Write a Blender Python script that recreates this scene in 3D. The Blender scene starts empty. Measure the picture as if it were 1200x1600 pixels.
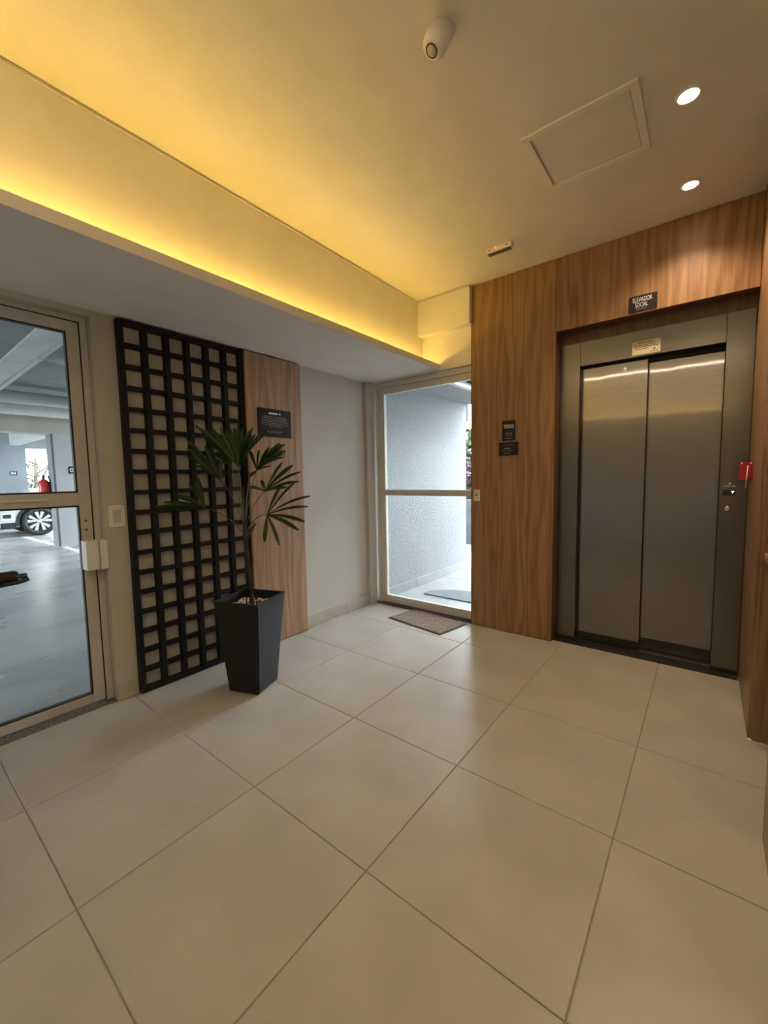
import bpy, bmesh, math, random
from mathutils import Vector, Matrix
random.seed(7)
sc = bpy.context.scene
C = sc.collection

# ------------------------------------------------------------------ camera, world, exposure
cam_d = bpy.data.cameras.new('camera'); cam = bpy.data.objects.new('camera', cam_d); C.objects.link(cam)
cam_d.sensor_fit = 'VERTICAL'; cam_d.sensor_height = 24.0; cam_d.lens = 643.2558 / 1600 * 24.0
cam_d.clip_start = 0.02; cam_d.clip_end = 300
RT, UP, FW = Vector((0.78623, 0.6177, -0.01719)), Vector((-0.03718, 0.07505, 0.99649)), Vector((-0.61682, 0.78282, -0.08197))
m = Matrix.Identity(4)
for i in range(3):
    m[i][0] = RT[i]; m[i][1] = UP[i]; m[i][2] = -FW[i]
m[2][3] = 1.25
cam.matrix_world = m
sc.camera = cam

w = bpy.data.worlds.new('overcast_sky'); sc.world = w; w.use_nodes = True
bg = w.node_tree.nodes['Background']; bg.inputs[0].default_value = (0.83, 0.93, 1.0, 1); bg.inputs[1].default_value = 13.0

vs = sc.view_settings
vs.view_transform = 'Standard'; vs.look = 'None'; vs.gamma = 1; vs.use_curve_mapping = False
vs.exposure = 0.42
LED_STRENGTH = 32.0
LED_COL = (1.0, 0.635, 0.11)
SPOT_W = 34.0
SPOT_COL = (1.0, 0.75, 0.48)
ADDED_TUBE_STRENGTH = 9.0
LINEAR_STRENGTH = 48.0

# ------------------------------------------------------------------ materials
def pm(name, col, rough=0.5, metal=0.0, spec=0.5, emit=None, es=0, coat=0):
    mt = bpy.data.materials.new(name); mt.use_nodes = True
    b = mt.node_tree.nodes['Principled BSDF']
    b.inputs['Base Color'].default_value = (*col, 1); b.inputs['Roughness'].default_value = rough
    b.inputs['Metallic'].default_value = metal; b.inputs['Specular IOR Level'].default_value = spec
    if coat: b.inputs['Coat Weight'].default_value = coat
    if emit:
        b.inputs['Emission Color'].default_value = (*emit, 1); b.inputs['Emission Strength'].default_value = es
    return mt
def nd(mt, t, **kw):
    n = mt.node_tree.nodes.new(t)
    for k, v in kw.items(): setattr(n, k, v)
    return n
def lk(mt, a, ao, b, bi): mt.node_tree.links.new(a.outputs[ao], b.inputs[bi])
def noisy(name, c1, c2, scale=8, rough=0.5, bump=0.0, bscale=200, mapping=(1, 1, 1), lo=0.35, hi=0.65, metal=0, coords='Object', rvar=0.0, detail=6, spec=0.5, bdist=0.002):
    mt = pm(name, c1, rough, metal, spec); b = mt.node_tree.nodes['Principled BSDF']
    tc = nd(mt, 'ShaderNodeTexCoord'); mp = nd(mt, 'ShaderNodeMapping'); mp.inputs['Scale'].default_value = mapping
    lk(mt, tc, coords, mp, 'Vector')
    n = nd(mt, 'ShaderNodeTexNoise'); n.inputs['Scale'].default_value = scale; n.inputs['Detail'].default_value = detail
    lk(mt, mp, 0, n, 'Vector')
    r = nd(mt, 'ShaderNodeValToRGB'); r.color_ramp.elements[0].position = lo; r.color_ramp.elements[1].position = hi
    r.color_ramp.elements[0].color = (*c1, 1); r.color_ramp.elements[1].color = (*c2, 1)
    lk(mt, n, 'Fac', r, 'Fac'); lk(mt, r, 'Color', b, 'Base Color')
    if rvar:
        mr = nd(mt, 'ShaderNodeMapRange'); mr.inputs['To Min'].default_value = rough - rvar; mr.inputs['To Max'].default_value = rough + rvar
        lk(mt, n, 'Fac', mr, 'Value'); lk(mt, mr, 0, b, 'Roughness')
    if bump:
        n2 = nd(mt, 'ShaderNodeTexNoise'); n2.inputs['Scale'].default_value = bscale; n2.inputs['Detail'].default_value = 3
        lk(mt, mp, 0, n2, 'Vector')
        bp = nd(mt, 'ShaderNodeBump'); bp.inputs['Strength'].default_value = bump; bp.inputs['Distance'].default_value = bdist
        lk(mt, n2, 'Fac', bp, 'Height'); lk(mt, bp, 0, b, 'Normal')
    return mt
def wood(name, dark, mid, light, rough=0.42):
    mt = pm(name, mid, rough); b = mt.node_tree.nodes['Principled BSDF']
    tc = nd(mt, 'ShaderNodeTexCoord'); sp = nd(mt, 'ShaderNodeSeparateXYZ'); lk(mt, tc, 'Object', sp, 0)
    ad = nd(mt, 'ShaderNodeMath', operation='ADD'); lk(mt, sp, 0, ad, 0); lk(mt, sp, 1, ad, 1)
    def vec(zs, off):
        mz = nd(mt, 'ShaderNodeMath', operation='MULTIPLY'); mz.inputs[1].default_value = zs; lk(mt, sp, 2, mz, 0)
        cb = nd(mt, 'ShaderNodeCombineXYZ'); lk(mt, ad, 0, cb, 0); cb.inputs[1].default_value = off; lk(mt, mz, 0, cb, 2); return cb
    v1 = vec(0.11, 0.3)
    wv = nd(mt, 'ShaderNodeTexWave', wave_type='BANDS', bands_direction='X', wave_profile='SIN')
    wv.inputs['Scale'].default_value = 4.2; wv.inputs['Distortion'].default_value = 11.0; wv.inputs['Detail'].default_value = 2.0
    wv.inputs['Detail Scale'].default_value = 2.2; wv.inputs['Detail Roughness'].default_value = 0.55
    lk(mt, v1, 0, wv, 'Vector')
    v2 = vec(0.028, 1.7)
    n2 = nd(mt, 'ShaderNodeTexNoise'); n2.inputs['Scale'].default_value = 110; n2.inputs['Detail'].default_value = 6; n2.inputs['Roughness'].default_value = 0.65
    lk(mt, v2, 0, n2, 'Vector')
    v3 = vec(0.04, 4.1)
    n3 = nd(mt, 'ShaderNodeTexNoise'); n3.inputs['Scale'].default_value = 4.5; n3.inputs['Detail'].default_value = 3
    lk(mt, v3, 0, n3, 'Vector')
    a1 = nd(mt, 'ShaderNodeMath', operation='MULTIPLY'); a1.inputs[1].default_value = 0.26; lk(mt, wv, 'Fac', a1, 0)
    a2 = nd(mt, 'ShaderNodeMath', operation='MULTIPLY_ADD'); a2.inputs[1].default_value = 0.75; lk(mt, n2, 'Fac', a2, 0); lk(mt, a1, 0, a2, 2)
    a3 = nd(mt, 'ShaderNodeMath', operation='MULTIPLY_ADD'); a3.inputs[1].default_value = 0.50; lk(mt, n3, 'Fac', a3, 0); lk(mt, a2, 0, a3, 2)
    r = nd(mt, 'ShaderNodeValToRGB'); e = r.color_ramp.elements
    e[0].position = 0.46; e[0].color = (*dark, 1); e[1].position = 0.98; e[1].color = (*light, 1)
    k = e.new(0.70); k.color = (*mid, 1)
    lk(mt, a3, 0, r, 'Fac'); lk(mt, r, 'Color', b, 'Base Color')
    bp = nd(mt, 'ShaderNodeBump'); bp.inputs['Strength'].default_value = 0.15; bp.inputs['Distance'].default_value = 0.001
    lk(mt, n2, 'Fac', bp, 'Height'); lk(mt, bp, 0, b, 'Normal')
    return mt
def glass(name, tint=(0.965, 0.98, 0.98)):
    mt = bpy.data.materials.new(name); mt.use_nodes = True; nt = mt.node_tree; nt.nodes.clear()
    o = nt.nodes.new('ShaderNodeOutputMaterial'); mx = nt.nodes.new('ShaderNodeMixShader')
    t = nt.nodes.new('ShaderNodeBsdfTransparent'); t.inputs[0].default_value = (*tint, 1)
    g = nt.nodes.new('ShaderNodeBsdfGlossy'); g.inputs['Roughness'].default_value = 0.01
    f = nt.nodes.new('ShaderNodeFresnel'); f.inputs[0].default_value = 1.25
    nt.links.new(f.outputs[0], mx.inputs[0]); nt.links.new(t.outputs[0], mx.inputs[1]); nt.links.new(g.outputs[0], mx.inputs[2])
    nt.links.new(mx.outputs[0], o.inputs[0]); return mt
def steel(name, col, r1, r2, fac, bump=0.02):
    mt = bpy.data.materials.new(name); mt.use_nodes = True; nt = mt.node_tree; nt.nodes.clear()
    o = nt.nodes.new('ShaderNodeOutputMaterial'); mx = nt.nodes.new('ShaderNodeMixShader'); mx.inputs[0].default_value = fac
    tc = nt.nodes.new('ShaderNodeTexCoord'); mp = nt.nodes.new('ShaderNodeMapping'); mp.inputs['Scale'].default_value = (3.0, 3.0, 0.8)
    n = nt.nodes.new('ShaderNodeTexNoise'); n.inputs['Scale'].default_value = 3.0; n.inputs['Detail'].default_value = 1
    mp2 = nt.nodes.new('ShaderNodeMapping'); mp2.inputs['Scale'].default_value = (3, 3, 420)
    n2 = nt.nodes.new('ShaderNodeTexNoise'); n2.inputs['Scale'].default_value = 1.0; n2.inputs['Detail'].default_value = 2
    nt.links.new(tc.outputs['Object'], mp.inputs[0]); nt.links.new(mp.outputs[0], n.inputs['Vector'])
    nt.links.new(tc.outputs['Object'], mp2.inputs[0]); nt.links.new(mp2.outputs[0], n2.inputs['Vector'])
    bp = nt.nodes.new('ShaderNodeBump'); bp.inputs['Strength'].default_value = bump; bp.inputs['Distance'].default_value = 0.05
    nt.links.new(n.outputs['Fac'], bp.inputs['Height'])
    r = nt.nodes.new('ShaderNodeValToRGB'); r.color_ramp.elements[0].position = .3; r.color_ramp.elements[1].position = .7
    r.color_ramp.elements[0].color = (*[c * .9 for c in col], 1); r.color_ramp.elements[1].color = (*[min(1, c * 1.1) for c in col], 1)
    nt.links.new(n2.outputs['Fac'], r.inputs['Fac'])
    for i, rr in ((1, r1), (2, r2)):
        g = nt.nodes.new('ShaderNodeBsdfAnisotropic'); g.inputs['Roughness'].default_value = rr
        nt.links.new(r.outputs[0], g.inputs['Color']); nt.links.new(bp.outputs[0], g.inputs['Normal']); nt.links.new(g.outputs[0], mx.inputs[i])
    nt.links.new(mx.outputs[0], o.inputs[0]); return mt

M = {}
M['ceil'] = noisy('ceiling_paint', (.74, .71, .66), (.78, .75, .70), 5, 0.85, 0.06, 160)
M['wallpaint'] = noisy('greige_wall_paint', (.53, .51, .465), (.57, .55, .505), 4, 0.8, 0.08, 140)
M['beampaint'] = noisy('white_wall_paint', (.74, .71, .66), (.78, .75, .70), 5, 0.85, 0.06, 160)
M['tile'] = noisy('porcelain_tile', (.395, .375, .338), (.485, .46, .415), 3.2, 0.36, 0.05, 260, lo=.3, hi=.72, rvar=0.06, coords='Object')
M['grout'] = noisy('grout', (.30, .27, .23), (.38, .34, .29), 40, 0.9)
M['base'] = noisy('baseboard_tile', (.44, .40, .34), (.52, .47, .40), 4, 0.45)
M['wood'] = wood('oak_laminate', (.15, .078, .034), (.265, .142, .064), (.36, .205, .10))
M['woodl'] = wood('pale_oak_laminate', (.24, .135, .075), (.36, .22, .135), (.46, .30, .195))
M['woodshade'] = wood('shaded_oak', (.06, .028, .012), (.10, .047, .021), (.14, .07, .031))  # darkened oak: shade of the doorway recess put into the colour
M['black'] = pm('black_lacquer', (.008, .0085, .011), 0.5, spec=0.2)
M['pot'] = noisy('charcoal_planter', (.010, .011, .0135), (.016, .017, .020), 30, 0.45, 0.15, 180, spec=0.3)
M['rubber'] = pm('black_rubber', (.012, .012, .012), 0.6)
M['griprub'] = pm('dark_grip_rubber', (.022, .017, .014), 0.6, spec=.3)
M['alu'] = noisy('beige_powder_coat', (.55, .535, .51), (.60, .585, .56), 40, 0.45)
M['aluw'] = noisy('white_powder_coat', (.66, .63, .57), (.70, .67, .61), 40, 0.4)
M['glass'] = glass('clear_glass')
M['steel'] = steel('brushed_steel', (.255, .245, .24), 0.045, 0.27, 0.74, 0.022)
M['steelf'] = steel('brushed_steel_frame', (.19, .18, .165), 0.15, 0.32, 0.8, 0.03)
M['chrome'] = pm('polished_chrome', (.75, .75, .75), 0.12, 1.0)
M['sillblk'] = noisy('black_granite', (.010, .011, .013), (.03, .03, .033), 300, 0.35)
M['granite'] = noisy('grey_granite', (.07, .06, .055), (.24, .22, .20), 90, 0.5, detail=3)
M['white'] = pm('white_plastic', (.82, .80, .76), 0.4)
M['ink'] = pm('white_print', (.80, .78, .74), 0.6)
M['inkdim'] = pm('grey_print', (.30, .29, .29), 0.6)
M['inkblk'] = pm('black_print', (.03, .03, .03), 0.6)
M['sign'] = pm('navy_acrylic', (.010, .010, .018), 0.35)
M['paper'] = pm('cream_sticker', (.66, .60, .46), 0.5)
M['red'] = pm('red_acrylic', (.34, .012, .035), 0.25)
M['redx'] = pm('extinguisher_red', (.60, .018, .03), 0.3)
M['leaf'] = noisy('palm_leaf_green', (.028, .062, .012), (.075, .14, .026), 12, 0.38)
M['leafy'] = noisy('yellowing_leaf', (.06, .09, .012), (.14, .13, .03), 25, 0.5)
M['petiole'] = pm('petiole_green', (.10, .12, .05), 0.5)
M['trunk'] = noisy('fibrous_trunk', (.025, .016, .010), (.075, .05, .03), 40, 0.85, 0.5, 90, mapping=(1, 1, .3), bdist=.004)
M['soil'] = noisy('potting_soil', (.03, .02, .014), (.06, .045, .03), 60, 0.95)
M['pebble'] = noisy('pale_pebble', (.62, .57, .48), (.80, .76, .68), 20, 0.6)
M['mat'] = noisy('brown_mottled_mat', (.13, .09, .07), (.42, .33, .27), 90, 0.95, 0.8, 160, lo=.38, hi=.62, bdist=.006)
M['matedge'] = pm('mat_binding', (.12, .085, .065), 0.8)
M['matgrey'] = noisy('grey_coir_mat', (.09, .10, .11), (.20, .21, .22), 120, 0.95, 0.7, 200)
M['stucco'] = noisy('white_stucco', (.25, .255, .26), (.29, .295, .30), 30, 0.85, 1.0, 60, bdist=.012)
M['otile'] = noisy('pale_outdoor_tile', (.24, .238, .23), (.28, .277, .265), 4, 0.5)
M['gconc'] = noisy('garage_ceiling_concrete', (.24, .25, .25), (.29, .30, .30), 3, 0.9)
M['gbeam'] = noisy('painted_concrete_beam', (.56, .58, .57), (.66, .67, .66), 5, 0.85)
M['gfloor'] = noisy('polished_concrete_floor', (.31, .315, .315), (.50, .505, .50), 1.6, 0.28, 0.03, 30, mapping=(1, .45, 1), lo=.3, hi=.7, rvar=.08)
M['gwall'] = noisy('garage_grey_paint', (.20, .225, .245), (.23, .255, .275), 3, 0.8)
M['gcream'] = noisy('garage_cream_paint', (.55, .50, .43), (.60, .55, .47), 3, 0.8)
M['gwhite'] = noisy('garage_white_paint', (.52, .52, .53), (.57, .57, .58), 3, 0.8)
M['pipe'] = pm('grey_pvc_pipe', (.56, .56, .54), 0.5)
M['line'] = pm('white_road_paint', (.78, .78, .76), 0.6)
M['carw'] = pm('silver_car_paint', (.62, .63, .64), 0.25, 0.3, coat=0.6)
M['alloy'] = pm('machined_alloy', (.78, .78, .78), 0.25, 0.85)
M['carglass'] = pm('dark_car_glass', (.02, .025, .03), 0.05)
M['lamp'] = pm('headlamp_lens', (.55, .57, .60), 0.1)
M['fol'] = noisy('garden_foliage', (.012, .028, .007), (.035, .055, .014), 9, 0.7)
M['pink'] = pm('pink_petals', (.10, .03, .07), 0.7)
M['brick'] = noisy('brown_garden_wall', (.035, .020, .014), (.05, .032, .022), 15, 0.9)
M['gardw'] = noisy('weathered_grey_render', (.07, .075, .078), (.10, .105, .108), 6, .9)
M['ground'] = noisy('outdoor_ground', (.09, .09, .08), (.13, .13, .115), 1, 0.95)
M['bark'] = noisy('tree_bark', (.05, .045, .03), (.12, .10, .07), 20, 0.9)
M['led'] = pm('led_diffuser', (.9, .8, .5), 0.5, emit=LED_COL, es=LED_STRENGTH)
M['led2'] = pm('warm_white_led_diffuser', (.9, .85, .7), 0.5, emit=(1.0, .84, .62), es=LINEAR_STRENGTH)
M['spotlens'] = pm('downlight_lens', (.9, .85, .8), 0.3, emit=(1.0, .70, .42), es=30)
M['display'] = pm('display_arrow_glow', (.8, .8, .9), 0.4, emit=(.75, .8, 1), es=1.6)
M['redled'] = pm('red_indicator', (.8, .1, .08), 0.4, emit=(1, .12, .10), es=2.5)
M['tube'] = pm('added_tube_diffuser', (.9, .9, .9), 0.4, emit=(.90, .96, 1.0), es=ADDED_TUBE_STRENGTH)  # glow of the tube lamps added to brighten the garage
M['lens'] = pm('sensor_lens', (.55, .53, .48), 0.3)

# ------------------------------------------------------------------ helpers
def tag(o, label=None, cat=None, group=None, kind=None):
    if label: o['label'] = label
    if cat: o['category'] = cat
    if group: o['group'] = group
    if kind: o['kind'] = kind
    return o
def empty(name, loc=(0, 0, 0), rz=0):
    o = bpy.data.objects.new(name, None); o.empty_display_size = 0.1; C.objects.link(o)
    o.location = loc; o.rotation_euler[2] = rz; return o
def origin(o):
    v = Vector((0, 0, 0))
    while o is not None: v += o.location; o = o.parent
    return v
def link(name, bm, mat, parent=None, center=True, smooth=False, local=False):
    """world-space bmesh -> object; origin at its centre; parents are unrotated unless local"""
    bmesh.ops.recalc_face_normals(bm, faces=bm.faces)
    me = bpy.data.meshes.new(name)
    if center:
        xs = [v.co for v in bm.verts]
        c = Vector([(min(p[i] for p in xs) + max(p[i] for p in xs)) / 2 for i in range(3)])
    else: c = Vector((0, 0, 0))
    bmesh.ops.translate(bm, verts=bm.verts, vec=-c)
    bm.to_mesh(me); bm.free()
    if smooth:
        for p in me.polygons: p.use_smooth = True
    me.materials.append(M[mat] if isinstance(mat, str) else mat)
    o = bpy.data.objects.new(name, me); C.objects.link(o)
    if parent is not None:
        o.parent = parent; o.location = c - (Vector((0, 0, 0)) if local else origin(parent))
    else: o.location = c
    return o
def abox(bm, x0, x1, y0, y1, z0, z1, bev=0.0):
    vs = [bm.verts.new(p) for p in ((x0, y0, z0), (x1, y0, z0), (x1, y1, z0), (x0, y1, z0), (x0, y0, z1), (x1, y0, z1), (x1, y1, z1), (x0, y1, z1))]
    fs = [bm.faces.new([vs[i] for i in q]) for q in ((0, 3, 2, 1), (4, 5, 6, 7), (0, 1, 5, 4), (1, 2, 6, 5), (2, 3, 7, 6), (3, 0, 4, 7))]
    if bev:
        es = list({e for f in fs for e in f.edges})
        bmesh.ops.bevel(bm, geom=es, offset=bev, segments=1, affect='EDGES', profile=0.5)
def box(name, x0, x1, y0, y1, z0, z1, mat, parent=None, bev=0.0, local=False):
    bm = bmesh.new(); abox(bm, x0, x1, y0, y1, z0, z1, bev); return link(name, bm, mat, parent, local=local)
def boxes(name, lst, mat, parent=None, bev=0.0):
    bm = bmesh.new()
    for b in lst: abox(bm, *b, bev)
    return link(name, bm, mat, parent)
def atube(bm, pts, rad, seg=8, cap=True):
    pts = [Vector(p) for p in pts]
    if not isinstance(rad, (list, tuple)): rad = [rad] * len(pts)
    rings = []
    for i, p in enumerate(pts):
        d = (pts[min(i + 1, len(pts) - 1)] - pts[max(i - 1, 0)]).normalized()
        a = Vector((0, 0, 1)) if abs(d.z) < 0.9 else Vector((1, 0, 0))
        u = d.cross(a).normalized(); v = d.cross(u)
        rings.append([bm.verts.new(p + (u * math.cos(t) + v * math.sin(t)) * rad[i]) for t in [2 * math.pi * k / seg for k in range(seg)]])
    for a, b in zip(rings, rings[1:]):
        for k in range(seg): bm.faces.new((a[k], a[(k + 1) % seg], b[(k + 1) % seg], b[k]))
    if cap:
        bm.faces.new(rings[0][::-1]); bm.faces.new(rings[-1])
def tube(name, pts, rad, mat, parent=None, seg=10, local=False):
    bm = bmesh.new(); atube(bm, pts, rad, seg); return link(name, bm, mat, parent, smooth=True, local=local)
def lathe(name, prof, cen, mat, parent=None, axis='Z', seg=32, smooth=True):
    """prof: list of (radius, height along axis)"""
    bm = bmesh.new(); cen = Vector(cen); rings = []
    for r, h in prof:
        ring = []
        for k in range(seg):
            t = 2 * math.pi * k / seg; a, b = r * math.cos(t), r * math.sin(t)
            p = {'Z': (a, b, h), 'X': (h, a, b), 'Y': (a, h, b)}[axis]
            ring.append(bm.verts.new(cen + Vector(p)))
        rings.append(ring)
    for a, b in zip(rings, rings[1:]):
        for k in range(seg): bm.faces.new((a[k], a[(k + 1) % seg], b[(k + 1) % seg], b[k]))
    bm.faces.new(rings[0]); bm.faces.new(rings[-1])
    o = link(name, bm, mat, parent)
    if smooth:
        for p in o.data.polygons:
            if len(p.vertices) == 4: p.use_smooth = True
    return o
AX = {'-Y': (Vector((1, 0, 0)), Vector((0, 0, 1)), Vector((0, -1, 0))), '+X': (Vector((0, 1, 0)), Vector((0, 0, 1)), Vector((1, 0, 0)))}
def plate(name, c, face, wd, ht, th, mat, parent=None, rad=0.006):
    """rounded-corner plate standing proud of a wall; c = centre of its back"""
    u, v, n = AX[face]; c = Vector(c); bm = bmesh.new(); pts = []
    for sx, sy, a0 in ((1, 1, 0), (-1, 1, 90), (-1, -1, 180), (1, -1, 270)):
        for k in range(4):
            a = math.radians(a0 + 30 * k)
            pts.append((sx * (wd / 2 - rad) + rad * math.cos(a), sy * (ht / 2 - rad) + rad * math.sin(a)))
    A = [bm.verts.new(c + u * x + v * y) for x, y in pts]; B = [bm.verts.new(c + u * x + v * y + n * th) for x, y in pts]
    bm.faces.new(A[::-1]); bm.faces.new(B); L = len(pts)
    for k in range(L): bm.faces.new((A[k], A[(k + 1) % L], B[(k + 1) % L], B[k]))
    return link(name, bm, mat, parent)
def text(name, body, c, face, height, mat, parent, width=None, bold=0.0):
    """lettering centred at c on a wall face, cap height and overall width in metres"""
    cu = bpy.data.curves.new('t', 'FONT'); cu.body = body; cu.align_x = 'CENTER'; cu.align_y = 'CENTER'; cu.size = 1; cu.offset = bold; cu.extrude = 0.002
    cu.resolution_u = 3
    ob = bpy.data.objects.new('t', cu); C.objects.link(ob)
    me0 = bpy.data.meshes.new_from_object(ob)
    bpy.data.objects.remove(ob); bpy.data.curves.remove(cu)
    u, v, n = AX[face]; c = Vector(c)
    xs = [p.co.x for p in me0.vertices]; ys = [p.co.y for p in me0.vertices]
    sy = height / (max(ys) - min(ys)); sx = (width / (max(xs) - min(xs))) if width else sy
    mx, my = (max(xs) + min(xs)) / 2, (max(ys) + min(ys)) / 2
    bm = bmesh.new(); bm.from_mesh(me0); bpy.data.meshes.remove(me0)
    for p in bm.verts:
        x, y, z = p.co; p.co = c + u * ((x - mx) * sx) + v * ((y - my) * sy) + n * (z * 0.2 + 0.0005)
    return link(name, bm, mat, parent)
def smallprint(name, c, face, rows, mat, parent):
    """rows of unreadably small printed words: (dx, dy, length, height)"""
    u, v, n = AX[face]; c = Vector(c); bm = bmesh.new(); rnd = random.Random(len(rows) * 7 + int(c.z * 100))
    for dx, dy, ln, h in rows:
        x = dx - ln / 2
        while x < dx + ln / 2 - 0.002:
            wl = min(rnd.uniform(2.2, 7.5) * h, dx + ln / 2 - x)
            q = [c + u * x + v * (dy - h / 2), c + u * (x + wl) + v * (dy - h / 2), c + u * (x + wl) + v * (dy + h / 2), c + u * x + v * (dy + h / 2)]
            A = [bm.verts.new(p) for p in q]; B = [bm.verts.new(p + n * 0.0006) for p in q]
            bm.faces.new(A[::-1]); bm.faces.new(B)
            for k in range(4): bm.faces.new((A[k], A[(k + 1) % 4], B[(k + 1) % 4], B[k]))
            x += wl + h * 0.9
    o = link(name, bm, mat, parent); o['kind'] = 'stuff'; return o
def struct(o, label, cat): return tag(o, label, cat, kind='structure')

# ------------------------------------------------------------------ lobby shell
XL, YE = -2.625, 3.13
CZ, SZ = 2.76, 2.165
# floor: grout bed with individual porcelain tiles
fl = box('floor', XL - .14, 1.0, -2.1, 3.62, -0.12, -0.004, 'grout'); struct(fl, 'beige porcelain tiled floor of the elevator lobby', 'floor')
xj = [-0.814 + 0.602 * k for k in range(-3, 4)]; yj = [0.302 + 0.606 * k for k in range(-4, 6)]
tile_cache = {}
def tile(parent, x0, x1, y0, y1, mat, z1=0.0, g=0.0018):
    key = (round(x1 - x0, 3), round(y1 - y0, 3), mat)
    if key not in tile_cache:
        bm = bmesh.new(); a, b = (x1 - x0) / 2 - g, (y1 - y0) / 2 - g
        abox(bm, -a, a, -b, b, -0.010, 0.0, 0.0016)
        bmesh.ops.recalc_face_normals(bm, faces=bm.faces)
        me = bpy.data.meshes.new('tile'); bm.to_mesh(me); bm.free(); me.materials.append(M[mat]); tile_cache[key] = me
    o = bpy.data.objects.new('tile', tile_cache[key]); C.objects.link(o); o.parent = parent
    o.location = Vector(((x0 + x1) / 2, (y0 + y1) / 2, z1)) - origin(parent)
    return o
xs_ = [XL] + [x for x in xj if XL + .02 < x < 1.0] + [1.0]; ys_ = [-2.1] + [y for y in yj if -2.1 < y < 3.15] + [3.178]
for x0, x1 in zip(xs_, xs_[1:]):
    for y0, y1 in zip(ys_, ys_[1:]): tile(fl, x0, x1, y0, y1, 'tile')

# left wall with the doorway to the garage
DY0, DY1, DZ = -0.125, 0.827, 2.137
wl = boxes('wall_left', [(XL - .14, XL, DY1, 3.30, 0, 2.95), (XL - .14, XL, DY0, DY1, DZ, 2.95), (XL - .14, XL, -2.2, DY0, 0, 2.95)], 'wallpaint')
struct(wl, 'greige painted left wall behind the trellis and wood panel', 'wall')
pil = box('trim_1', XL, XL + .03, 3.055, 3.16, 0.0, SZ, 'wallpaint'); struct(pil, 'narrow painted pilaster beside the exterior glass door', 'pilaster')
for nm, y0, y1, lab in (('baseboard_left', 2.225, 3.055, 'grey beige tile baseboard between wood panel and exterior door'), ('baseboard_entry', DY1, 0.938, 'short tile baseboard between garage door and trellis')):
    b = empty(nm, (XL, y0, 0)); struct(b, lab, 'baseboard')
    cuts = [y0, 2.72, y1] if y1 > 2 else [y0, y1]
    for a, c in zip(cuts, cuts[1:]): box('tile', XL, XL + .014, a + .001, c - .001, 0.001, 0.092, 'base', b, 0.001)
# rear wall above the exterior door, behind the wood cladding
wb = boxes('wall_back', [(XL - .14, -1.44, 3.16, 3.30, SZ, 2.95), (-1.44, -0.90, 3.151, 3.60, 0, 2.95), (-0.90, 0.185, 3.252, 3.60, 2.187, 2.95), (-0.90, 0.185, 3.15, 3.252, 2.275, 2.95)], 'beampaint')
struct(wb, 'painted wall over the exterior glass door and behind elevator cladding', 'wall')
bm_ = box('trim_2', -2.03, -1.539, 3.088, 3.16, 2.467, CZ, 'beampaint'); struct(bm_, 'boxed beam lit yellow above the exterior glass door', 'beam')
# wood cladding
wc = empty('wall_elevator', (-0.7, YE, 0)); struct(wc, 'oak laminate cladding around the elevator doorway', 'wall')
box('panel', -1.538, -0.888, YE, 3.15, 0.004, CZ - .002, 'wood', wc, 0.0012)
box('panel', -0.886, 0.184, YE, 3.15, 2.262, CZ - .002, 'wood', wc, 0.0012)
box('reveal_panel', -0.90, -0.887, YE + .002, 3.252, 0.004, 2.262, 'woodshade', wc)
box('reveal_panel', -0.886, 0.184, YE + .004, 3.25, 2.263, 2.275, 'woodshade', wc)
box('reveal_panel', -0.886, 0.184, 3.2505, 3.2518, 2.188, 2.262, 'woodshade', wc)
box('edge_strip', -1.545, -1.539, YE + .003, 3.15, 0.004, CZ - .002, 'woodshade', wc)
ws = empty('wall_right', (0.3, 2.46, 0)); struct(ws, 'oak clad side wall to the right of the elevator doors', 'wall')
box('panel', 0.186, 0.206, 2.482, 3.28, 0.012, CZ - .002, 'wood', ws, 0.001)
box('panel', 0.200, 1.0, 2.462, 2.480, 0.012, CZ - .002, 'wood', ws, 0.001)
box('core', 0.207, 1.0, 2.481, 3.60, 0.0, CZ, 'woodshade', ws)
box('plinth', 0.184, 1.0, 2.464, 2.480, 0.0, 0.010, 'beampaint', ws)
wr = box('wall_entry', 1.0, 1.14, -2.2, 3.62, 0, 2.95, 'beampaint'); struct(wr, 'painted wall beyond the counter on the right', 'wall')
wk = box('wall_rear', XL - .14, 1.14, -2.24, -2.1, 0, 2.95, 'beampaint'); struct(wk, 'painted wall behind the viewer', 'wall')
# ceiling with dropped cove soffit on the left and rear
cl = box('ceiling', XL - .14, 1.14, -2.24, 3.62, CZ, 2.95, 'ceil'); struct(cl, 'white ceiling lit yellow by the cove light', 'ceiling')
sf = boxes('ceiling_soffit', [(XL, -1.85, -2.1, 3.16, SZ, SZ + .014), (-1.85, 1.0, -2.1, -1.34, SZ, SZ + .014), (-1.868, -1.85, -1.34, 3.16, SZ + .014, 2.213), (-1.868, 1.0, -1.358, -1.34, SZ + .014, 2.213)], 'ceil')
struct(sf, 'dropped white soffit with a cove lip along the left wall', 'ceiling')
cf = boxes('ceiling_cove', [(XL, -2.027, -2.1, 3.16, SZ + .014, CZ), (-2.027, 1.0, -2.1, -1.515, SZ + .014, CZ)], 'ceil')
struct(cf, 'upright cove face glowing yellow above the soffit lip', 'ceiling')
tag(box('led_strip', -1.955, -1.943, -1.42, 3.10, SZ + .0145, SZ + .022, 'led'), 'warm yellow light strip hidden behind the left cove lip', 'light strip', 'cove light strips')
tag(box('led_strip', -1.93, 0.98, -1.445, -1.433, SZ + .0145, SZ + .022, 'led'), 'warm yellow light strip in the cove behind the viewer', 'light strip', 'cove light strips')
lp = empty('linear_lamp', (-.5, -.62, CZ)); tag(lp, 'slim linear ceiling lamp behind the viewer, mirrored in the elevator doors', 'lamp')
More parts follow.
